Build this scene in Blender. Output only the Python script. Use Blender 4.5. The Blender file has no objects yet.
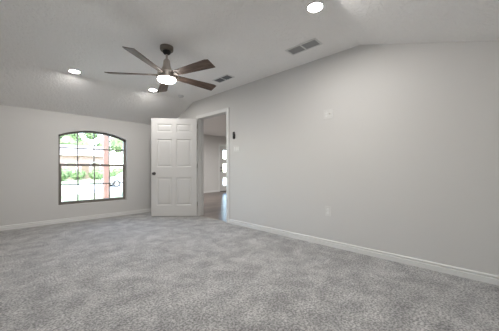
import bpy, bmesh, math, random
from mathutils import Vector, Matrix, noise
R = math.radians
sc = bpy.context.scene
col = sc.collection

# ------------------------------------------------------------ camera, sky, sun, exposure
cam_d = bpy.data.cameras.new('camera'); cam = bpy.data.objects.new('camera', cam_d); col.objects.link(cam)
cam_d.sensor_width = 36; cam_d.lens = 36*242.8/499; cam_d.shift_y = 4/499
cam_d.clip_start = .02; cam_d.clip_end = 400
cam.location = (0, 0, .98); cam.rotation_euler = (R(90), 0, R(-46.2))
sc.camera = cam

SKY_STRENGTH, SUN_ENERGY = 1.2, 10.5
FAN_LENS, FAN_DRUM, CAN, HALL_FILL = 84, 40, 205, 1300
CAN_NEAR = 262
w = bpy.data.worlds.new('sky'); sc.world = w; w.use_nodes = True
nt = w.node_tree; bg = nt.nodes['Background']; sky = nt.nodes.new('ShaderNodeTexSky')
sky.sky_type = 'NISHITA'; sky.sun_disc = False; sky.sun_elevation = R(48); sky.sun_rotation = R(180)
sky.air_density = 1.0; sky.dust_density = .8; sky.ozone_density = 1.5
nt.links.new(sky.outputs[0], bg.inputs[0]); bg.inputs[1].default_value = SKY_STRENGTH
sd = bpy.data.lights.new('sun', 'SUN'); sd.energy = SUN_ENERGY; sd.angle = R(.6); sd.color = (1, .95, .88)
so = bpy.data.objects.new('sun', sd); col.objects.link(so); so.location = (0, -10, 20)
so.rotation_euler = Vector((.28, .45, -.9)).to_track_quat('-Z', 'Y').to_euler()
vs = sc.view_settings; vs.view_transform = 'Standard'; vs.look = 'None'; vs.gamma = 1; vs.exposure = .60; vs.use_curve_mapping = False
sc.cycles.use_denoising = True
sc.cycles.max_bounces = 16; sc.cycles.diffuse_bounces = 10; sc.cycles.transparent_max_bounces = 12
sc.cycles.sample_clamp_indirect = 8

# ------------------------------------------------------------ materials
MATS = {}
def mat(name, rgb, rough=.6, metal=0, spec=.5, bump=None, mott=None, emit=None, trans=0, sheen=0, coat=0):
    """bump=(scale, strength, distance, detail); mott=(scale, amount, detail): real variation of the surface's own colour"""
    if name in MATS: return MATS[name]
    m = bpy.data.materials.new(name); m.use_nodes = True; MATS[name] = m
    n = m.node_tree; b = n.nodes['Principled BSDF']
    b.inputs['Base Color'].default_value = (*rgb, 1); b.inputs['Roughness'].default_value = rough
    b.inputs['Metallic'].default_value = metal; b.inputs['Specular IOR Level'].default_value = spec
    b.inputs['Transmission Weight'].default_value = trans; b.inputs['Sheen Weight'].default_value = sheen
    b.inputs['Coat Weight'].default_value = coat
    if emit: b.inputs['Emission Color'].default_value = (*emit[0], 1); b.inputs['Emission Strength'].default_value = emit[1]
    tc = n.nodes.new('ShaderNodeTexCoord')
    if mott or not bump:
        sca, amt, det = mott or (6, .04, 2)
        nz = n.nodes.new('ShaderNodeTexNoise'); nz.inputs['Scale'].default_value = sca; nz.inputs['Detail'].default_value = det
        n.links.new(tc.outputs['Object'], nz.inputs['Vector'])
        rp = n.nodes.new('ShaderNodeValToRGB'); rp.color_ramp.elements[0].position = .3; rp.color_ramp.elements[1].position = .7
        rp.color_ramp.elements[0].color = (*[max(0, c*(1-amt)) for c in rgb], 1)
        rp.color_ramp.elements[1].color = (*[min(1, c*(1+amt)) for c in rgb], 1)
        n.links.new(nz.outputs['Fac'], rp.inputs[0]); n.links.new(rp.outputs[0], b.inputs['Base Color'])
    if bump:
        nz = n.nodes.new('ShaderNodeTexNoise'); nz.inputs['Scale'].default_value = bump[0]; nz.inputs['Detail'].default_value = bump[3]
        n.links.new(tc.outputs['Object'], nz.inputs['Vector'])
        bp = n.nodes.new('ShaderNodeBump'); bp.inputs['Strength'].default_value = bump[1]; bp.inputs['Distance'].default_value = bump[2]
        n.links.new(nz.outputs['Fac'], bp.inputs['Height']); n.links.new(bp.outputs[0], b.inputs['Normal'])
    return m

M_wall = mat('wall_paint', (.64, .632, .62), .75, bump=(90, .25, .002, 3), mott=(1.2, .008, 2))
M_trim = mat('trim_paint', (.74, .74, .73), .42, mott=(3, .01, 1))
M_door = mat('door_paint', (.62, .615, .605), .4, mott=(3, .008, 1))
M_plastic = mat('white_plastic', (.82, .82, .81), .35)
M_plate = mat('plate_plastic', (.68, .675, .66), .35)
M_slot = mat('slot_dark', (.05, .05, .05), .6)
M_black = mat('black_plastic', (.008, .008, .009), .6)
M_bronze = mat('window_bronze', (.23, .21, .19), .45, mott=(8, .06, 2))
M_nickel = mat('brushed_nickel', (.50, .45, .41), .36, metal=.85, mott=(30, .06, 3))
M_darknick = mat('dark_nickel', (.20, .175, .15), .4, metal=.8)
M_knob = mat('knob_pewter', (.10, .09, .085), .32, metal=.8)
M_vent = mat('vent_white', (.70, .70, .69), .5)
M_ventin = mat('vent_shade', (.10, .10, .10), .8)  # dark colour stands in for the shade inside the duct
M_can = mat('lamp_lens', (.9, .9, .9), .5, emit=((1, .965, .92), CAN))
M_can_near = mat('lamp_lens_bright', (.9, .9, .9), .5, emit=((1, .965, .92), CAN_NEAR))
M_hall_fill = mat('hall_fill_lens', (.9, .9, .9), .5, emit=((1, .98, .95), HALL_FILL))
M_fanlens = mat('fan_lens', (.9, .9, .9), .5, emit=((1, .965, .92), FAN_LENS))
M_concrete = mat('concrete', (.62, .61, .58), .9, mott=(1.5, .08, 5))
M_trunk = mat('bark', (.14, .10, .07), .9, mott=(9, .3, 4))
M_leaf = mat('leaves', (.13, .19, .075), .7, mott=(2.5, .45, 4))
M_leaf2 = mat('leaves_pale', (.20, .26, .12), .7, mott=(2.5, .4, 4))
M_grass = mat('lawn', (.22, .26, .14), .9, mott=(.7, .25, 6))
M_roof = mat('roof_shingle', (.33, .31, .30), .9, mott=(3, .15, 5))
M_post = mat('painted_cedar', (.24, .135, .105), .7, mott=(5, .08, 3))
M_white_ext = mat('exterior_white', (.75, .74, .72), .6)
M_carwhite = mat('car_white', (.38, .39, .41), .25, coat=.8)
M_tyre = mat('tyre', (.02, .02, .02), .8)
M_carglass = mat('car_glass', (.05, .06, .07), .05, spec=.8)

def glass(name, rough=0):
    m = bpy.data.materials.new(name); m.use_nodes = True; n = m.node_tree; n.nodes.clear()
    o = n.nodes.new('ShaderNodeOutputMaterial'); mix = n.nodes.new('ShaderNodeMixShader')
    t = n.nodes.new('ShaderNodeBsdfTransparent'); t.inputs[0].default_value = (.95, .97, .96, 1)
    g = n.nodes.new('ShaderNodeBsdfGlossy'); g.inputs['Roughness'].default_value = .02
    f = n.nodes.new('ShaderNodeFresnel'); f.inputs[0].default_value = 1.45
    n.links.new(f.outputs[0], mix.inputs[0]); n.links.new(t.outputs[0], mix.inputs[1]); n.links.new(g.outputs[0], mix.inputs[2])
    n.links.new(mix.outputs[0], o.inputs[0]); return m
M_glass = glass('window_glass')

def ceiling_mat():
    m = bpy.data.materials.new('knockdown_ceiling'); m.use_nodes = True; n = m.node_tree; b = n.nodes['Principled BSDF']
    b.inputs['Base Color'].default_value = (.90, .888, .872, 1); b.inputs['Roughness'].default_value = .62
    tc = n.nodes.new('ShaderNodeTexCoord')
    a = n.nodes.new('ShaderNodeTexNoise'); a.inputs['Scale'].default_value = 26; a.inputs['Detail'].default_value = 5; a.inputs['Distortion'].default_value = .8
    n.links.new(tc.outputs['Object'], a.inputs['Vector'])
    rp = n.nodes.new('ShaderNodeValToRGB'); rp.color_ramp.elements[0].position = .44; rp.color_ramp.elements[1].position = .56
    n.links.new(a.outputs['Fac'], rp.inputs[0])
    bp = n.nodes.new('ShaderNodeBump'); bp.inputs['Strength'].default_value = .8; bp.inputs['Distance'].default_value = .005
    n.links.new(rp.outputs[0], bp.inputs['Height']); n.links.new(bp.outputs[0], b.inputs['Normal'])
    return m
M_ceil = ceiling_mat()

def carpet_mat():
    m = bpy.data.materials.new('grey_carpet'); m.use_nodes = True; n = m.node_tree; b = n.nodes['Principled BSDF']
    b.inputs['Roughness'].default_value = .95; b.inputs['Specular IOR Level'].default_value = .1; b.inputs['Sheen Weight'].default_value = .25
    tc = n.nodes.new('ShaderNodeTexCoord')
    def nz(s, d, dist=0, sc3=None):
        v = n.nodes.new('ShaderNodeTexNoise'); v.inputs['Scale'].default_value = s; v.inputs['Detail'].default_value = d; v.inputs['Distortion'].default_value = dist
        if sc3:
            mp = n.nodes.new('ShaderNodeMapping'); mp.inputs['Scale'].default_value = sc3; mp.inputs['Rotation'].default_value = (0, 0, R(35))
            n.links.new(tc.outputs['Object'], mp.inputs[0]); n.links.new(mp.outputs[0], v.inputs['Vector'])
        else: n.links.new(tc.outputs['Object'], v.inputs['Vector'])
        return v.outputs['Fac']
    def ramp(s, p0, c0, p1, c1):
        r = n.nodes.new('ShaderNodeValToRGB'); r.color_ramp.elements[0].position = p0; r.color_ramp.elements[1].position = p1
        r.color_ramp.elements[0].color = (*c0, 1); r.color_ramp.elements[1].color = (*c1, 1); n.links.new(s, r.inputs[0]); return r.outputs[0]
    def mul(a, c):
        x = n.nodes.new('ShaderNodeMix'); x.data_type = 'RGBA'; x.blend_type = 'MULTIPLY'; x.inputs[0].default_value = 1
        n.links.new(a, x.inputs[6]); n.links.new(c, x.inputs[7]); return x.outputs[2]
    base = ramp(nz(70, 6, .4), .38, (.30, .296, .295), .66, (.82, .81, .80))      # tufts, light and dark yarn
    big = ramp(nz(6, 6, .4), .38, (.70, .70, .705), .64, (1, 1, 1))             # brushed pile patches
    strokes = ramp(nz(1.8, 4, .3, (1, 2.2, 1)), .38, (.84, .84, .84), .65, (1, 1, 1))
    fine = ramp(nz(150, 3), .3, (.74, .74, .74), .7, (1, 1, 1))
    c = mul(mul(mul(base, big), fine), strokes); n.links.new(c, b.inputs['Base Color'])
    bp = n.nodes.new('ShaderNodeBump'); bp.inputs['Strength'].default_value = .7; bp.inputs['Distance'].default_value = .012
    n.links.new(nz(110, 8), bp.inputs['Height'])
    bp2 = n.nodes.new('ShaderNodeBump'); bp2.inputs['Strength'].default_value = .45; bp2.inputs['Distance'].default_value = .03
    n.links.new(nz(7, 4, .8), bp2.inputs['Height']); n.links.new(bp.outputs[0], bp2.inputs['Normal'])
    n.links.new(bp2.outputs[0], b.inputs['Normal'])
    return m
M_carpet = carpet_mat()

def brick_like(name, c1, c2, mortar, bw, rh, msize, rough, rot=0, planar='XZ', spec=.5):
    m = bpy.data.materials.new(name); m.use_nodes = True; n = m.node_tree; b = n.nodes['Principled BSDF']
    b.inputs['Roughness'].default_value = rough; b.inputs['Specular IOR Level'].default_value = spec
    tc = n.nodes.new('ShaderNodeTexCoord'); sp = n.nodes.new('ShaderNodeSeparateXYZ'); cb = n.nodes.new('ShaderNodeCombineXYZ')
    n.links.new(tc.outputs['Object'], sp.inputs[0]); n.links.new(sp.outputs['X'], cb.inputs[0])
    n.links.new(sp.outputs['Z' if planar == 'XZ' else 'Y'], cb.inputs[1])
    t = n.nodes.new('ShaderNodeTexBrick'); n.links.new(cb.outputs[0], t.inputs['Vector'])
    t.inputs['Color1'].default_value = (*c1, 1); t.inputs['Color2'].default_value = (*c2, 1); t.inputs['Mortar'].default_value = (*mortar, 1)
    t.inputs['Scale'].default_value = 1; t.inputs['Brick Width'].default_value = bw; t.inputs['Row Height'].default_value = rh
    t.inputs['Mortar Size'].default_value = msize; t.offset = .37
    n.links.new(t.outputs['Color'], b.inputs['Base Color'])
    return m
M_brick = brick_like('pink_brick', (.33, .205, .165), (.28, .17, .14), (.34, .31, .28), .22, .075, .008, .9)
M_wood = brick_like('dark_plank_floor', (.15, .112, .098), (.055, .040, .035), (.03, .02, .018), 1.2, .18, .003, .28, planar='XY')

# ------------------------------------------------------------ mesh helpers
def box(bm, a, b, M=None):
    x0, y0, z0 = a; x1, y1, z1 = b
    v = [bm.verts.new(Vector(p) if M is None else M @ Vector(p)) for p in
         ((x0,y0,z0),(x1,y0,z0),(x1,y1,z0),(x0,y1,z0),(x0,y0,z1),(x1,y0,z1),(x1,y1,z1),(x0,y1,z1))]
    for f in ((0,3,2,1),(4,5,6,7),(0,1,5,4),(1,2,6,5),(2,3,7,6),(3,0,4,7)): bm.faces.new([v[i] for i in f])
def prism(bm, pts, axis, a, b):
    """pts in the plane normal to axis, extruded from a to b"""
    def P(p, t):
        q = list(p); q.insert('XYZ'.index(axis), t); return Vector(q)
    A = [bm.verts.new(P(p, a)) for p in pts]; B = [bm.verts.new(P(p, b)) for p in pts]; n = len(pts)
    bm.faces.new(A); bm.faces.new(B[::-1])
    for i in range(n): bm.faces.new((A[i], B[i], B[(i+1) % n], A[(i+1) % n]))
def lathe(bm, prof, seg=40, M=None):
    rings = []
    for r, z in prof:
        if r < 1e-5: rings.append([bm.verts.new((0, 0, z))])
        else: rings.append([bm.verts.new((r*math.cos(2*math.pi*i/seg), r*math.sin(2*math.pi*i/seg), z)) for i in range(seg)])
    for A, B in zip(rings, rings[1:]):
        for i in range(seg):
            j = (i+1) % seg
            if len(A) == 1 and len(B) == 1: continue
            if len(A) == 1: bm.faces.new((A[0], B[i], B[j]))
            elif len(B) == 1: bm.faces.new((A[i], B[0], A[j]))
            else: bm.faces.new((A[i], B[i], B[j], A[j]))
    if M is not None: bmesh.ops.transform(bm, matrix=M, verts=[v for r in rings for v in r])
def obj(name, bm, m, parent=None, smooth=False, bevel=0, loc=None):
    bmesh.ops.recalc_face_normals(bm, faces=bm.faces)
    if bevel: bmesh.ops.bevel(bm, geom=[e for e in bm.edges if len(e.link_faces) == 2 and e.calc_face_angle() > .5], offset=bevel, segments=2, profile=.6, affect='EDGES')
    me = bpy.data.meshes.new(name); bm.to_mesh(me); bm.free(); me.materials.append(m)
    if smooth: me.shade_smooth()
    o = bpy.data.objects.new(name, me); col.objects.link(o)
    if parent: o.parent = parent
    if loc: o.location = loc
    if smooth:
        md = o.modifiers.new('split', 'EDGE_SPLIT'); md.split_angle = R(40)
    return o
def tag(o, label=None, cat=None, group=None, kind=None):
    for k, v in (('label', label), ('category', cat), ('group', group), ('kind', kind)):
        if v: o[k] = v
    return o
def empty(name, loc, rz=0):
    o = bpy.data.objects.new(name, None); col.objects.link(o); o.location = loc; o.rotation_euler = (0, 0, rz); o.empty_display_size = .1; return o
def struct(name, bm, m, parent=None, **k):
    o = obj(name, bm, m, parent, **k)
    if parent is None: o['kind'] = 'structure'
    return o
BM = bmesh.new
def boxes(*bs):
    bm = BM()
    for a, b in bs: box(bm, a, b)
    return bm

# ------------------------------------------------------------ room dimensions
XL, XR, YB, YW, ZC = -.75, 2.95, -.75, 5.55, 2.44
WT = .12; XH = XR + WT                        # right wall thickness, hall side
DY0, DY1, DZ = 3.41, 4.32, 2.045              # door opening
HX, HY0, HY1 = 9.2, 1.2, 8.4                  # hall extents
C1 = 4.53; S1 = .4137
def yc(x): return 1.031 + (x-2.95)*.1069
def slope_back(x, y): return ZC - .323*(yc(x)-y)

# floors
bm = boxes(((XL-.15, YB-.15, -.12), (XR+.03, YW+.15, 0)))
tag(struct('floor', bm, M_carpet), 'grey mottled cut-pile carpet covering the empty room')
struct('floor_hall', boxes(((XR+.03, HY0-.15, -.12), (HX+.15, HY1+.15, -.006))), M_wood)
# ceiling: one mesh, three planes
bm = BM(); xa, xb = XL-.15, XR+.06; ya, yb = YB-.15, YW+.16
def cz(x, y): return ZC-S1*(y-C1) if y > C1 else (slope_back(x, y) if y < yc(x)-1e-6 else ZC)
low = [[(xa, ya), (xb, ya)], [(xa, yc(xa)), (xb, yc(xb))], [(xa, C1), (xb, C1)], [(xa, yb), (xb, yb)]]
L = [[bm.verts.new((x, y, cz(x, y))) for x, y in r] for r in low]
T = [[bm.verts.new((x, y, 2.62)) for x, y in r] for r in low]
for i in range(3):
    bm.faces.new((L[i][0], L[i][1], L[i+1][1], L[i+1][0])); bm.faces.new((T[i][0], T[i+1][0], T[i+1][1], T[i][1]))
    bm.faces.new((L[i][0], L[i+1][0], T[i+1][0], T[i][0])); bm.faces.new((L[i][1], T[i][1], T[i+1][1], L[i+1][1]))
bm.faces.new((L[0][0], T[0][0], T[0][1], L[0][1])); bm.faces.new((L[3][0], L[3][1], T[3][1], T[3][0]))
struct('ceiling', bm, M_ceil)
struct('ceiling_hall', boxes(((XR+.06, HY0-.15, 2.45), (HX+.15, HY1+.15, 2.62))), M_ceil)

# window opening, arched
WX0, WX1, WZ0, WZS, RISE = .78, 1.955, .325, 1.615, .13
wc = (WX0+WX1)/2; hw = (WX1-WX0)/2; AR = (hw*hw+RISE*RISE)/(2*RISE)
def arch(x, inset=0): return WZS + RISE - AR + math.sqrt(max(0, (AR-inset)**2-(x-wc)**2))
def wall_with_arch(y0, y1, ztop):
    bm = boxes(((XL-.15, y0, -.12), (WX0, y1, ztop)), ((WX1, y0, -.12), (XH, y1, ztop)), ((WX0, y0, -.12), (WX1, y1, WZ0)))
    n = 28; pts = [(WX0+(WX1-WX0)*i/n) for i in range(n+1)]
    prism(bm, [(WX0, ztop)]+[(x, arch(x)) for x in pts]+[(WX1, ztop)], 'Y', y0, y1)
    return bm
struct('wall_front', wall_with_arch(YW, YW+.16, 2.6), M_wall)
struct('wall_left', boxes(((XL-.15, YB-.15, -.12), (XL, YW+.16, 2.6))), M_wall)
struct('wall_back', boxes(((XL-.15, YB-.15, -.12), (XH, YB, 2.6))), M_wall)
struct('wall_right', boxes(((XR, YB-.15, -.12), (XH, DY0-.015, 2.6)), ((XR, DY1+.015, -.12), (XH, HY1+.15, 2.6)),
                           ((XR, DY0-.015, DZ+.015), (XH, DY1+.015, 2.6))), M_wall)
# hall walls
FX0, FX1, FZ = 6.87, 7.79, 2.05
struct('wall_hall_far', boxes(((XH, HY1, -.12), (FX0-.02, HY1+.15, 2.6)), ((FX1+.02, HY1, -.12), (HX+.15, HY1+.15, 2.6)),
                              ((FX0-.02, HY1, FZ+.02), (FX1+.02, HY1+.15, 2.6))), M_wall)
struct('wall_hall_right', boxes(((HX, HY0-.15, -.12), (HX+.15, HY1, 2.6))), M_wall)
struct('wall_hall_near', boxes(((XH, HY0-.15, -.12), (HX, HY0, 2.6))), M_wall)

# baseboards with a small cap profile
def base_profile(t=.017, h=.078):
    return [(0, 0), (t, 0), (t, h*.60), (t*.35, h*.66), (t*.35, h*.74), (t*.75, h*.80), (t*.75, h*.90), (t*.25, h), (0, h)]
def baseboard(name, p0, p1, nrm):
    """p0,p1 on the wall line, nrm points into the room"""
    bm = BM(); p0 = Vector((*p0, 0)); p1 = Vector((*p1, 0)); nv = Vector((*nrm, 0)); pr = base_profile()
    A = [bm.verts.new(p0+nv*a+Vector((0, 0, b))) for a, b in pr]; B = [bm.verts.new(p1+nv*a+Vector((0, 0, b))) for a, b in pr]
    n = len(pr); bm.faces.new(A); bm.faces.new(B[::-1])
    for i in range(n): bm.faces.new((A[i], B[i], B[(i+1) % n], A[(i+1) % n]))
    return struct(name, bm, M_trim)
baseboard('baseboard_front', (XL, YW), (XR, YW), (0, -1))
baseboard('baseboard_right', (XR, YB), (XR, DY0-.075), (-1, 0))
baseboard('baseboard_right_corner', (XR, DY1+.075), (XR, YW), (-1, 0))
baseboard('baseboard_left', (XL, YB), (XL, YW), (1, 0))
baseboard('baseboard_back', (XL, YB), (XR, YB), (0, 1))
baseboard('baseboard_hall', (XH, HY1), (FX0-.08, HY1), (0, -1))
baseboard('baseboard_hall_right', (FX1+.08, HY1), (HX, HY1), (0, -1))

# door jamb and casings
def casing(xa, xb):
    s = .07
    return [((xa, DY0-s, 0), (xb, DY0-.004, DZ+s)), ((xa, DY1+.004, 0), (xb, DY1+s, DZ+s)), ((xa, DY0-.004, DZ+.004), (xb, DY1+.004, DZ+s))]
struct('trim_1', boxes(*casing(XR-.016, XR)), M_trim, bevel=.004)
struct('trim_2', boxes(*casing(XH, XH+.016)), M_trim, bevel=.004)
struct('trim_3', boxes(((XR-.004, DY0-.015, 0), (XH+.004, DY0, DZ+.015)), ((XR-.004, DY1, 0), (XH+.004, DY1+.015, DZ+.015)),
                       ((XR-.004, DY0, DZ), (XH+.004, DY1, DZ+.015)),
                       ((XR+.04, DY0, 0), (XR+.075, DY0+.01, DZ)), ((XR+.04, DY1-.01, 0), (XR+.075, DY1, DZ)), ((XR+.04, DY0+.01, DZ-.01), (XR+.075, DY1-.01, DZ))), M_trim)
struct('trim_4', boxes(((XR+.015, DY0, -.004), (XR+.05, DY1, .004))), mat('threshold_strip', (.32, .29, .26), .4, metal=.3))

# ------------------------------------------------------------ six panel door, standing open
def panel_door(name, W, H, T, loc, rz):
    """leaf from x=0 (hinge) to x=W, thickness along y, panels pressed in on both faces"""
    root = empty(name, loc, rz); root['kind'] = 'structure'
    st, cs = .110*W/.91, .085*W/.91
    pw = (W-2*st-cs)/2
    rows = [(.225, .80), (1.02, 1.60), (1.745, 1.915)]
    xs = [(st, st+pw), (st+pw+cs, W-st)]
    bm = BM()
    gx = sorted({0, W, *[x for p in xs for x in p]}); gz = sorted({0, H, *[z for p in rows for z in p]})
    for sgn, y in ((-1, 0), (1, T)):
        for i in range(len(gx)-1):
            for j in range(len(gz)-1):
                x0, x1, z0, z1 = gx[i], gx[i+1], gz[j], gz[j+1]
                if (x0, x1) in xs and (z0, z1) in rows:
                    prev = None; d_ = [(0, 0), (.010, .009), (.020, .010), (.050, .003)]
                    for ins, dep in d_:
                        yy = y + (dep if y == 0 else -dep)
                        q = [bm.verts.new((a, yy, b)) for a, b in ((x0+ins, z0+ins), (x1-ins, z0+ins), (x1-ins, z1-ins), (x0+ins, z1-ins))]
                        if prev:
                            for k in range(4): bm.faces.new((prev[k], prev[(k+1) % 4], q[(k+1) % 4], q[k]))
                        prev = q
                    bm.faces.new(prev)
                else:
                    bm.faces.new([bm.verts.new((a, y, b)) for a, b in ((x0, z0), (x1, z0), (x1, z1), (x0, z1))])
    for a in ((0, 0), (W, W)): bm.faces.new([bm.verts.new(p) for p in ((a[0], 0, 0), (a[0], T, 0), (a[0], T, H), (a[0], 0, H))])
    for z in (0, H): bm.faces.new([bm.verts.new(p) for p in ((0, 0, z), (W, 0, z), (W, T, z), (0, T, z))])
    bmesh.ops.remove_doubles(bm, verts=bm.verts, dist=1e-5)
    obj('door_leaf', bm, M_door, root)
    return root
DW = .93
hx, hy = 2.925, 4.335
dirv = Vector((cam_dir_x := -.735, .678)); ang = math.atan2(dirv.y, dirv.x)
door = panel_door('door_1', DW, 2.03, .035, (hx, hy, .012), ang)
tag(door, 'white six-panel bedroom door standing open, beside the doorway')
# local +y after rotation points to the left-hand side of the direction hinge->latch; the camera side
for side, y0 in ((1, .035), (-1, 0)):
    bm = BM()
    Mx = Matrix.Translation((DW-.06, y0, .885)) @ Matrix.Rotation(R(-90*side), 4, 'X')
    lathe(bm, [(0, 0), (.033, 0), (.033, .006), (.014, .010), (.012, .030), (.022, .036), (.029, .048), (.027, .060), (.016, .067), (0, .068)], 28, Mx)
    tag(obj('door_knob', bm, M_knob, door, smooth=True), 'round dark pewter knob')
for z in (.2, 1.0, 1.83):
    bm = BM(); lathe(bm, [(0, 0), (.007, 0), (.007, .09), (0, .09)], 14, Matrix.Translation((-.002, -.004, z)))
    obj('hinge', bm, M_darknick, door, smooth=True)

# ------------------------------------------------------------ bedroom window
win = empty('window_1', (0, 0, 0)); tag(win, 'arched bronze-framed window with divided panes', kind='structure')
FY = YW+.085
def arch_band(bm, ins0, ins1, y0, y1, n=28):
    for i in range(n):
        xa, xb = WX0+(WX1-WX0)*i/n, WX0+(WX1-WX0)*(i+1)/n
        prism(bm, [(xa, arch(xa)-ins0), (xb, arch(xb)-ins0), (xb, arch(xb)-ins1), (xa, arch(xa)-ins1)], 'Y', y0, y1)
fw = .036
bm = boxes(((WX0, FY, WZ0), (WX0+fw, FY+.06, WZS)), ((WX1-fw, FY, WZ0), (WX1, FY+.06, WZS)), ((WX0+fw, FY, WZ0), (WX1-fw, FY+.06, WZ0+fw)))
arch_band(bm, 0, fw, FY, FY+.06)
obj('window_frame', bm, M_bronze, win)
ZR = 1.045
bm = boxes(((WX0+fw, FY-.012, ZR), (WX1-fw, FY+.02, ZR+.045)), ((WX0+fw, FY-.012, WZ0+fw), (WX0+fw+.02, FY+.02, ZR)),
           ((WX1-fw-.02, FY-.012, WZ0+fw), (WX1-fw, FY+.02, ZR)), ((WX0+fw+.02, FY-.012, WZ0+fw), (WX1-fw-.02, FY+.02, WZ0+fw+.022)))
obj('lower_sash', bm, M_bronze, win, bevel=.002)
ia, ib = WX0+fw, WX1-fw
for k in (1, 2, 3):
    x = ia+(ib-ia)*k/4
    obj('muntin', boxes(((x-.010, FY+.004, WZ0+fw+.02), (x+.010, FY+.018, ZR+.001))), M_bronze, win)
    obj('muntin', boxes(((x-.010, FY+.030, ZR+.04), (x+.010, FY+.044, arch(x)-fw+.004))), M_bronze, win)
obj('muntin', boxes(((ia+.018, FY+.003, .681), (ib-.018, FY+.019, .703))), M_bronze, win)
obj('muntin', boxes(((ia, FY+.029, 1.380), (ib, FY+.045, 1.402))), M_bronze, win)
bm = boxes(((ia, FY+.010, WZ0+fw), (ib, FY+.013, ZR+.02)))
n = 28; pts = [ia+(ib-ia)*i/n for i in range(n+1)]
prism(bm, [(ia, ZR+.02)]+[(x, arch(x)-fw) for x in pts]+[(ib, ZR+.02)], 'Y', FY+.036, FY+.039)
obj('glass', bm, M_glass, win)
obj('sash_lock', boxes(((wc-.03, FY-.02, ZR+.045), (wc+.03, FY+.006, ZR+.058))), M_bronze, win, bevel=.003)

# ------------------------------------------------------------ hall front door with three lites
d2 = empty('door_2', (0, 0, 0)); tag(d2, 'front door with three stacked frosted glass lites at the end of the hall', kind='structure')
lz = [(.24, .62), (.85, 1.24), (1.46, 1.85)]; lx0, lx1 = 7.07, 7.52; y0, y1 = HY1+.04, HY1+.085
bm = boxes(((FX0, y0, .01), (lx0, y1, 2.04)), ((lx1, y0, .01), (FX1, y1, 2.04)))
zz = [.01]+[z for p in lz for z in p]+[2.04]
for k in range(0, len(zz), 2): box(bm, (lx0, y0, zz[k]), (lx1, y1, zz[k+1]))
obj('door_leaf', bm, M_door, d2)
for a, b in lz: obj('glass_lite', boxes(((lx0, y0+.018, a), (lx1, y0+.024, b))), M_glass, d2)
bm = BM(); lathe(bm, [(0, 0), (.028, 0), (.028, .02), (0, .022)], 20, Matrix.Translation((6.955, y0, 1.06)) @ Matrix.Rotation(R(90), 4, 'X'))
obj('deadbolt', bm, M_black, d2)
bm = BM(); lathe(bm, [(0, 0), (.03, 0), (.03, .012), (.012, .014), (.012, .045), (0, .045)], 20, Matrix.Translation((6.955, y0, .92)) @ Matrix.Rotation(R(90), 4, 'X'))
box(bm, (6.94, y0-.055, .91), (7.06, y0-.04, .93)); obj('door_handle', bm, M_black, d2)
struct('trim_5', boxes(((FX0-.02, HY1, 0), (FX0, HY1+.15, FZ+.02)), ((FX1, HY1, 0), (FX1+.02, HY1+.15, FZ+.02)), ((FX0, HY1, FZ), (FX1, HY1+.15, FZ+.02)),
       ((FX0-.08, HY1-.016, 0), (FX0-.01, HY1, FZ+.08)), ((FX1+.01, HY1-.016, 0), (FX1+.08, HY1, FZ+.08)), ((FX0-.01, HY1-.016, FZ+.01), (FX1+.01, HY1, FZ+.08)),
       ), M_trim)
struct('trim_6', boxes(((FX0, HY1-.03, -.01), (FX1, HY1+.12, .012))), M_black)

# ------------------------------------------------------------ recessed lights
def can_light(name, x, y, label, z=ZC, lens=M_can, r=.062):
    t = empty(name, (x, y, z)); tag(t, label, 'ceiling light', 'recessed ceiling lights')
    bm = BM(); lathe(bm, [(r, .003), (r, -.004), (r+.006, -.006), (r+.018, -.004), (r+.020, 0), (r+.020, .003)], 40)
    obj('trim_ring', bm, M_plastic, t, smooth=True)
    bm = BM(); lathe(bm, [(0, -.002), (r, -.002)], 40)
    obj('lens', bm, lens, t)
    return t
can_light('recessed_light', 1.985, 1.085, 'round recessed ceiling light near the ridge, nearest the long wall vent', lens=M_can_near)
can_light('recessed_light', .807, 4.38, 'round recessed ceiling light above the arched window, left of the fan')
can_light('recessed_light', 1.992, 4.365, 'round recessed ceiling light seen just behind the ceiling fan lamp')
can_light('recessed_light', .807, 1.085, 'round recessed ceiling light at the near left of the room, behind the frame edge', lens=M_can_near)
can_light('recessed_light', 4.2, 6.8, 'added unseen fill lamp brightening the hall beyond the doorway', z=2.45, lens=M_hall_fill)  # added lamp, hidden from view, to brighten the hall
can_light('recessed_light', 7.6, 5.4, 'second added unseen fill lamp for the hall, farther right', z=2.45, lens=M_hall_fill)  # another added hall lamp, also placed out of sight

# ------------------------------------------------------------ ceiling fan
fan = empty('ceiling_fan', (1.405, 2.713, ZC)); tag(fan, 'five-blade brushed nickel ceiling fan with brown wood blades and a lit drum lamp', 'ceiling fan')
bm = BM(); lathe(bm, [(0, 0), (.076, 0), (.076, -.038), (.070, -.048), (.048, -.052), (0, -.052)]); obj('canopy', bm, M_darknick, fan, smooth=True)
bm = BM(); lathe(bm, [(0, -.050), (.046, -.052), (.048, -.066), (.036, -.084), (.018, -.092), (0, -.092)]); obj('canopy_collar', bm, M_black, fan, smooth=True)
bm = BM(); lathe(bm, [(.0125, -.088), (.0125, -.17)], 20); obj('downrod', bm, M_nickel, fan, smooth=True)
bm = BM(); lathe(bm, [(0, -.150), (.024, -.150), (.026, -.160), (.036, -.164), (.046, -.235), (.060, -.268), (.066, -.285), (0, -.285)]); obj('motor_housing', bm, M_nickel, fan, smooth=True)
bm = BM(); lathe(bm, [(0, -.280), (.070, -.284), (.100, -.300), (.106, -.306), (.106, -.382), (.1, -.384), (0, -.384)]); obj('blade_hub', bm, M_nickel, fan, smooth=True)
M_drum = mat('frosted_drum', (.85, .82, .78), .4, emit=((1, .97, .93), FAN_DRUM))
bm = BM(); lathe(bm, [(.100, -.383), (.103, -.385), (.103, -.397), (.099, -.402)]); tag(obj('lamp_shade', bm, M_drum, fan, smooth=True), 'frosted glass lamp rim')
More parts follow.
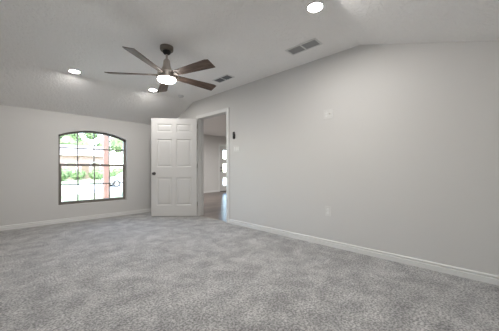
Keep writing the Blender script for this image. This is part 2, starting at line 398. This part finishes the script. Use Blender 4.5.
bm = BM(); lathe(bm, [(.1, -.398), (.097, -.406), (.06, -.414), (0, -.417)]); obj('lamp_lens', bm, M_fanlens, fan, smooth=True)
def fan_wood():
    m = bpy.data.materials.new('blade_wood'); m.use_nodes = True; n = m.node_tree; b = n.nodes['Principled BSDF']; b.inputs['Roughness'].default_value = .5
    tc = n.nodes.new('ShaderNodeTexCoord'); mp = n.nodes.new('ShaderNodeMapping'); mp.inputs['Scale'].default_value = (3, 40, 10)
    nz = n.nodes.new('ShaderNodeTexNoise'); nz.inputs['Scale'].default_value = 1.5; nz.inputs['Detail'].default_value = 6
    rp = n.nodes.new('ShaderNodeValToRGB'); rp.color_ramp.elements[0].color = (.05, .030, .021, 1); rp.color_ramp.elements[1].color = (.18, .118, .088, 1)
    rp.color_ramp.elements[0].position = .3; rp.color_ramp.elements[1].position = .7
    n.links.new(tc.outputs['Object'], mp.inputs[0]); n.links.new(mp.outputs[0], nz.inputs['Vector']); n.links.new(nz.outputs['Fac'], rp.inputs[0]); n.links.new(rp.outputs[0], b.inputs['Base Color'])
    return m
M_blade = fan_wood()
def blade_bm():
    bm = BM(); rows = []
    for r, w0, w1 in ((.095, -.036, .036), (.13, -.043, .043), (.30, -.052, .052), (.50, -.063, .063), (.63, -.070, .070), (.672, -.058, .072)):
        rows.append((r, w0, w1))
    pts = [(r, b) for r, a, b in rows]+[(r, a) for r, a, b in reversed(rows)]
    prism(bm, pts, 'Z', -.004, .004)
    bmesh.ops.bevel(bm, geom=[e for e in bm.edges], offset=.0012, segments=1, affect='EDGES')
    return bm
bproto = obj('blade', blade_bm(), M_blade); bproto.parent = fan
barm = BM(); box(barm, (.095, -.022, -.006), (.17, .022, 0)); box(barm, (.095, -.015, -.004), (.12, .015, .006))
aproto = obj('blade_arm', barm, mat('blade_arm_bronze', (.10, .08, .065), .6, metal=.2), fan, bevel=.003)
for k in range(5):
    a = R(-4+72*k)
    b = bproto if k == 0 else bproto.copy(); c = aproto if k == 0 else aproto.copy()
    for q, dz in ((b, -.338), (c, -.343)):
        if k: col.objects.link(q)
        q.parent = fan; q.location = (0, 0, dz); q.rotation_mode = 'QUATERNION'
        q.rotation_quaternion = (Matrix.Rotation(a, 4, 'Z') @ Matrix.Rotation(R(-15), 4, 'X')).to_quaternion()

# ------------------------------------------------------------ ceiling vents
def vent(name, cx, cy, lx, ly, label, slat_m, n=9, tilt=48):
    t = empty(name, (cx, cy, ZC)); tag(t, label, 'air vent')
    f = .022
    bm = boxes(((-lx/2, -ly/2, -.008), (lx/2, -ly/2+f, 0)), ((-lx/2, ly/2-f, -.008), (lx/2, ly/2, 0)), ((-lx/2, -ly/2+f, -.008), (-lx/2+f, ly/2-f, 0)),
               ((lx/2-f, -ly/2+f, -.008), (lx/2, ly/2-f, 0)), ((-lx/2+f, -.010, -.007), (lx/2-f, .010, 0)))
    obj('frame', bm, M_vent, t, bevel=.002)
    obj('shade_sheet', boxes(((-lx/2+f, -ly/2+f, -.0015), (lx/2-f, ly/2-f, -.0005))), M_ventin, t)  # thin dark sheet, duct shade put into its colour
    for s in (-1, 1):
        for k in range(n):
            x = -lx/2+f+(lx-2*f)*(k+.5)/n; ya, yb = (.010, ly/2-f) if s > 0 else (-ly/2+f, -.010)
            bm = BM(); w_ = (lx-2*f)/n*.30
            M = Matrix.Translation((x, 0, -.005)) @ Matrix.Rotation(R(tilt), 4, 'Y')
            box(bm, (-w_, ya, -.0006), (w_, yb, .0006), M); obj('slat', bm, slat_m, t)
    return t
vent('ceiling_vent', 2.53, 1.54, .175, .41, 'large white ceiling vent between the ridge light and the long wall', mat('slat_shade', (.40, .40, .40), .5))  # grey slat colour carries the shade between the louvres
vent('ceiling_vent', 2.52, 3.00, .165, .37, 'smaller ceiling vent with louvres coloured dark for shade, near the doorway and fan', mat('slat_deep_shade', (.17, .17, .17), .5), n=6, tilt=60)  # slats coloured darker for the deeper shade of open louvres

# smoke detector
t = empty('smoke_detector', (2.52, 4.29, ZC)); tag(t, 'small round smoke detector on the ceiling above the door', 'smoke detector')
bm = BM(); lathe(bm, [(0, 0), (.066, 0), (.068, -.006), (.064, -.012), (0, -.012)]); obj('base_plate', bm, M_plastic, t, smooth=True)
bm = BM(); lathe(bm, [(.058, -.011), (.056, -.020), (.050, -.022), (.050, -.026), (.044, -.034), (.02, -.038), (0, -.038)]); obj('cover', bm, mat('detector_grey', (.62, .62, .62), .5), t, smooth=True)
t = empty('smoke_detector', (7.15, 8.0, 2.45)); tag(t, 'smoke detector on the hall ceiling near the front door', 'smoke detector')
bm = BM(); lathe(bm, [(0, 0), (.07, 0), (.07, -.03), (.05, -.04), (0, -.042)]); obj('cover', bm, mat('detector_dark', (.25, .24, .24), .5), t, smooth=True)

# ------------------------------------------------------------ wall plates on the right wall (facing -X)
def wb(y0, y1, z0, z1, d0, d1):   # box standing off the wall by d0..d1
    return ((-d1, y0, z0), (-d0, y1, z1))
# duplex outlet
def outlet_face(t, yo):
    for s in (-1, 1):
        bm = BM(); prism(bm, [(yo+.017*math.cos(a), s*.02+.0145*math.sin(a)) for a in [2*math.pi*i/20 for i in range(20)]], 'X', -.0075, -.005)
        r = obj('receptacle', bm, M_plastic, t)
        bm = boxes(wb(yo-.008, yo-.0055, s*.02-.002, s*.02+.007, .0070, .0078), wb(yo+.0055, yo+.008, s*.02-.002, s*.02+.007, .0070, .0078), wb(yo-.002, yo+.002, s*.02-.010, s*.02-.006, .0070, .0078))
        obj('slots', bm, M_slot, r)
t = empty('power_outlet', (XR, 1.431, .446)); tag(t, 'white duplex power outlet low on the long wall', 'outlet')
obj('cover_plate', boxes(wb(-.038, .038, -.062, .062, 0, .006)), M_plate, t, bevel=.002); outlet_face(t, 0)
t = empty('wall_plate', (XR, 1.431, 1.69)); tag(t, 'white two-gang outlet and cable plate high on the long wall', 'wall plate')
obj('cover_plate', boxes(wb(-.060, .060, -.060, .060, 0, .006)), M_plate, t, bevel=.002); outlet_face(t, .024)
bm = BM(); lathe(bm, [(0, 0), (.008, 0), (.008, .008), (.0045, .008), (.0045, .016), (0, .016)], 16, Matrix.Translation((-.006, -.028, 0)) @ Matrix.Rotation(R(-90), 4, 'Y'))
obj('cable_jack', bm, M_nickel, t)
t = empty('light_switch', (XR, 3.145, 1.35)); tag(t, 'white three-gang rocker light switch beside the doorway', 'light switch')
obj('cover_plate', boxes(wb(-.082, .082, -.060, .060, 0, .006)), M_plate, t, bevel=.002)
for k in (-1, 0, 1):
    bm = BM(); prism(bm, [(-.0055, -.034), (-.0075, -.034), (-.0105, 0), (-.0075, .034), (-.0055, .034)], 'Y', k*.046-.017, k*.046+.017); obj('rocker', bm, M_plastic, t)
t = empty('fan_remote', (XR, 3.207, 1.59)); tag(t, 'small black fan remote in a wall holder above the light switch', 'remote control')
obj('holder', boxes(wb(-.024, .024, -.062, .02, 0, .012)), M_black, t, bevel=.003)
obj('remote_body', boxes(wb(-.021, .021, -.055, .062, .006, .022)), M_black, t, bevel=.005)
for z in (.038, .012, -.012, -.034): obj('button', boxes(wb(-.010, .010, z-.006, z+.006, .021, .0235)), mat('button_grey', (.05, .05, .055), .5), t)

# ------------------------------------------------------------ outside
GZ = -.6
bm = BM(); ys = [5.7, 7, 9, 12, 18.6]; zs = [-.16, -.22, -.42, -.58, GZ-.0]
for i in range(len(ys)-1):
    vv = [bm.verts.new(p) for p in ((-60, ys[i], zs[i]), (110, ys[i], zs[i]), (110, ys[i+1], zs[i+1]), (-60, ys[i+1], zs[i+1]))]; bm.faces.new(vv)
bmesh.ops.remove_doubles(bm, verts=bm.verts, dist=1e-4)
tag(struct('front_lawn', bm, M_grass), kind='structure')
struct('street', boxes(((-60, 18.6, GZ-.3), (110, 31, GZ-.05))), M_concrete)
struct('curb', boxes(((-60, 18.5, GZ-.3), (110, 18.8, GZ+.03))), M_concrete)
struct('far_curb', boxes(((-60, 30.8, GZ-.3), (110, 31.1, GZ+.06))), M_concrete)
struct('far_lawn', boxes(((-60, 31, GZ-.3), (110, 130, GZ+.03))), M_grass)
struct('porch_slab', boxes(((-1.2, YW+.17, -.25), (XR-.05, 7.75, -.10))), M_concrete)
struct('driveway', boxes(((-2.2, 7.75, -.7), (2.0, 18.5, -.40))), M_concrete)  # widened to bounce more sunlight up onto the bedroom ceiling

t = empty('porch_column', (2.13, 7.6, -.10)); tag(t, 'pinkish square porch column outside the arched window', 'column')
obj('shaft', boxes(((-.07, -.07, .12), (.07, .07, 2.5))), M_post, t, bevel=.006)
obj('base', boxes(((-.10, -.10, 0), (.10, .10, .12))), M_post, t, bevel=.006)
struct('porch_beam', boxes(((-1.2, 7.5, 2.4), (XR-.05, 7.7, 2.62))), M_white_ext)

rng = random.Random(4)
def crown_bm(blobs, leaves, leaf):
    bm = BM()
    for (c, r) in blobs:
        d = bmesh.ops.create_icosphere(bm, subdivisions=2, radius=r*.82, matrix=Matrix.Translation(c))
        for v in d['verts']:
            o = v.co-Vector(c); v.co = Vector(c)+o*(1+.35*noise.noise(v.co*1.7/max(r, .3)))
    for k in range(leaves):
        c, r = rng.choice(blobs); d = Vector((rng.gauss(0, 1), rng.gauss(0, 1), rng.gauss(0, 1))).normalized()
        p = Vector(c)+d*r*rng.uniform(.8, 1.15); s = leaf*rng.uniform(.6, 1.3)
        q = Vector((rng.gauss(0, 1), rng.gauss(0, 1), rng.gauss(0, 1))).normalized(); u = q.orthogonal().normalized(); v_ = q.cross(u)
        bm.faces.new([bm.verts.new(p+u*s*1.5), bm.verts.new(p+v_*s*.6), bm.verts.new(p-u*s*1.5), bm.verts.new(p-v_*s*.6)])
    return bm
def tree(x, y, z0, trunk_h, trunk_r, blobs, leaves, leaf, m, label):
    t = empty('tree', (x, y, z0)); tag(t, label, 'tree', 'trees outside')
    bm = BM(); lathe(bm, [(0, 0), (trunk_r*1.3, 0), (trunk_r, trunk_h*.3), (trunk_r*.7, trunk_h), (0, trunk_h)], 12)
    for a in (.4, 2.4, 4.3):
        M = Matrix.Translation((0, 0, trunk_h*.75)) @ Matrix.Rotation(a, 4, 'Z') @ Matrix.Rotation(R(38), 4, 'Y')
        lathe(bm, [(0, 0), (trunk_r*.5, 0), (trunk_r*.2, trunk_h*.7), (0, trunk_h*.7)], 8, M)
    obj('trunk', bm, M_trunk, t, smooth=True)
    obj('foliage', crown_bm(blobs, leaves, leaf), m, t)
def rb(n, rx, ry, zc, rz, r0, r1):
    return [(Vector((rng.uniform(-rx, rx), rng.uniform(-ry, ry), zc+rng.uniform(-rz, rz))), rng.uniform(r0, r1)) for _ in range(n)]
tree(6.0, 14, -.6, 2.6, .14, rb(16, 1.5, 1.2, 3.5, 1.2, .35, .7), 3200, .07, M_leaf2, 'pale leafy young tree outside, seen through the right window panes')
tree(2.5, 61.5, GZ, 5, .3, rb(12, 3, 2, 6.2, 1.6, 1, 1.9), 1600, .2, M_leaf, 'tall tree behind the brick house, seen in the left window panes')
tree(14, 64, GZ, 6, .3, rb(14, 4, 2, 7.2, 2.2, 1.2, 2.2), 1600, .22, M_leaf, 'broad tree behind the brick house, seen in the middle window panes')
tree(21, 46, GZ, 5, .3, rb(12, 3.2, 2, 5.5, 2, 1, 2), 1600, .2, M_leaf2, 'tall tree right of the brick house across the street')
tree(29, 60, GZ, 6, .3, rb(14, 4, 2, 6, 3, 1.4, 2.2), 1400, .22, M_leaf, 'distant tree at the right end of the far lawn')
for x, y, s, lab in ((5.9, 41, 1.1, 'rounded shrub in front of the brick house, leftmost'), (8.3, 43, .95, 'rounded shrub in front of the brick house, second from left'),
                     (10.9, 43.5, 1.0, 'rounded shrub below the middle panes, in front of the brick house'), (9.6, 35, .95, 'dark green shrub near the far curb'), (14.6, 44, 1.2, 'rounded shrub at the right corner of the brick house')):
    t = empty('shrub', (x, y, GZ+.03)); tag(t, lab, 'shrub', 'shrubs across the street')
    obj('foliage', crown_bm([(Vector((rng.uniform(-.6, .6)*s, rng.uniform(-.4, .4)*s, .7*s+rng.uniform(-.1, .3)*s)), .75*s) for _ in range(5)], 500, .09), M_leaf, t)
    bm = BM(); lathe(bm, [(0, 0), (.08, 0), (.06, .7*s), (0, .7*s)], 8); obj('stem', bm, M_trunk, t)

# brick house across the street
h = empty('house', (9.6, 48, GZ)); tag(h, 'pink brick house with a low grey roof across the street', 'house')
obj('wall', boxes(((-6, 0, 0), (4.2, 8, 4.0))), M_brick, h)
bm = BM(); prism(bm, [(-.6, 3.95), (8.6, 3.95), (4, 5.9)], 'X', -6.5, 4.7); obj('roof', bm, M_roof, h)
obj('fascia', boxes(((-6.5, -.68, 3.85), (4.7, -.6, 4.05))), M_white_ext, h)
for x in (-4.3, -1.2, 2.2):
    wf = obj('window', boxes(((x-.75, -.06, 1.2), (x+.75, .02, 2.9))), M_white_ext, h)
    obj('pane', boxes(((x-.65, -.08, 1.3), (x+.65, -.055, 2.8))), M_carglass, wf)
obj('door', boxes(((.2, -.06, .1), (1.2, .02, 2.3))), M_trunk, h)

# parked car
car = empty('car', (9.2, 25.5, GZ-.05)); tag(car, 'white parked car on the street, seen through the lower right panes', 'car')
bm = BM()
prism(bm, [(-2.25, .28), (-2.28, .62), (-2.15, .78), (-1.1, .90), (-.45, 1.36), (.75, 1.40), (1.6, .98), (2.2, .92), (2.28, .5), (2.2, .28)], 'Y', -.85, .85)
obj('body', bm, M_carwhite, car, bevel=.05)
for s in (-1, 1):
    for pts in ([(-.95, .93), (-.42, 1.28), (.10, 1.30), (.10, .93)], [(.18, .93), (.18, 1.30), (.70, 1.31), (1.35, .97)]):
        bm = BM(); prism(bm, pts, 'Y', s*.852-.006, s*.852+.006); obj('side_window', bm, M_carglass, car)
for sx in (-1.42, 1.40):
    for sy in (-.80, .80):
        bm = BM(); lathe(bm, [(0, -.11), (.28, -.11), (.32, -.08), (.32, .08), (.28, .11), (0, .11)], 24, Matrix.Translation((sx, sy, .32)) @ Matrix.Rotation(R(90), 4, 'X'))
        wq = obj('wheel', bm, M_tyre, car)
        bm = BM(); lathe(bm, [(0, -.115), (.19, -.115), (.19, .115), (0, .115)], 20, Matrix.Translation((sx, sy, .32)) @ Matrix.Rotation(R(90), 4, 'X'))
        obj('hubcap', bm, M_nickel, wq)
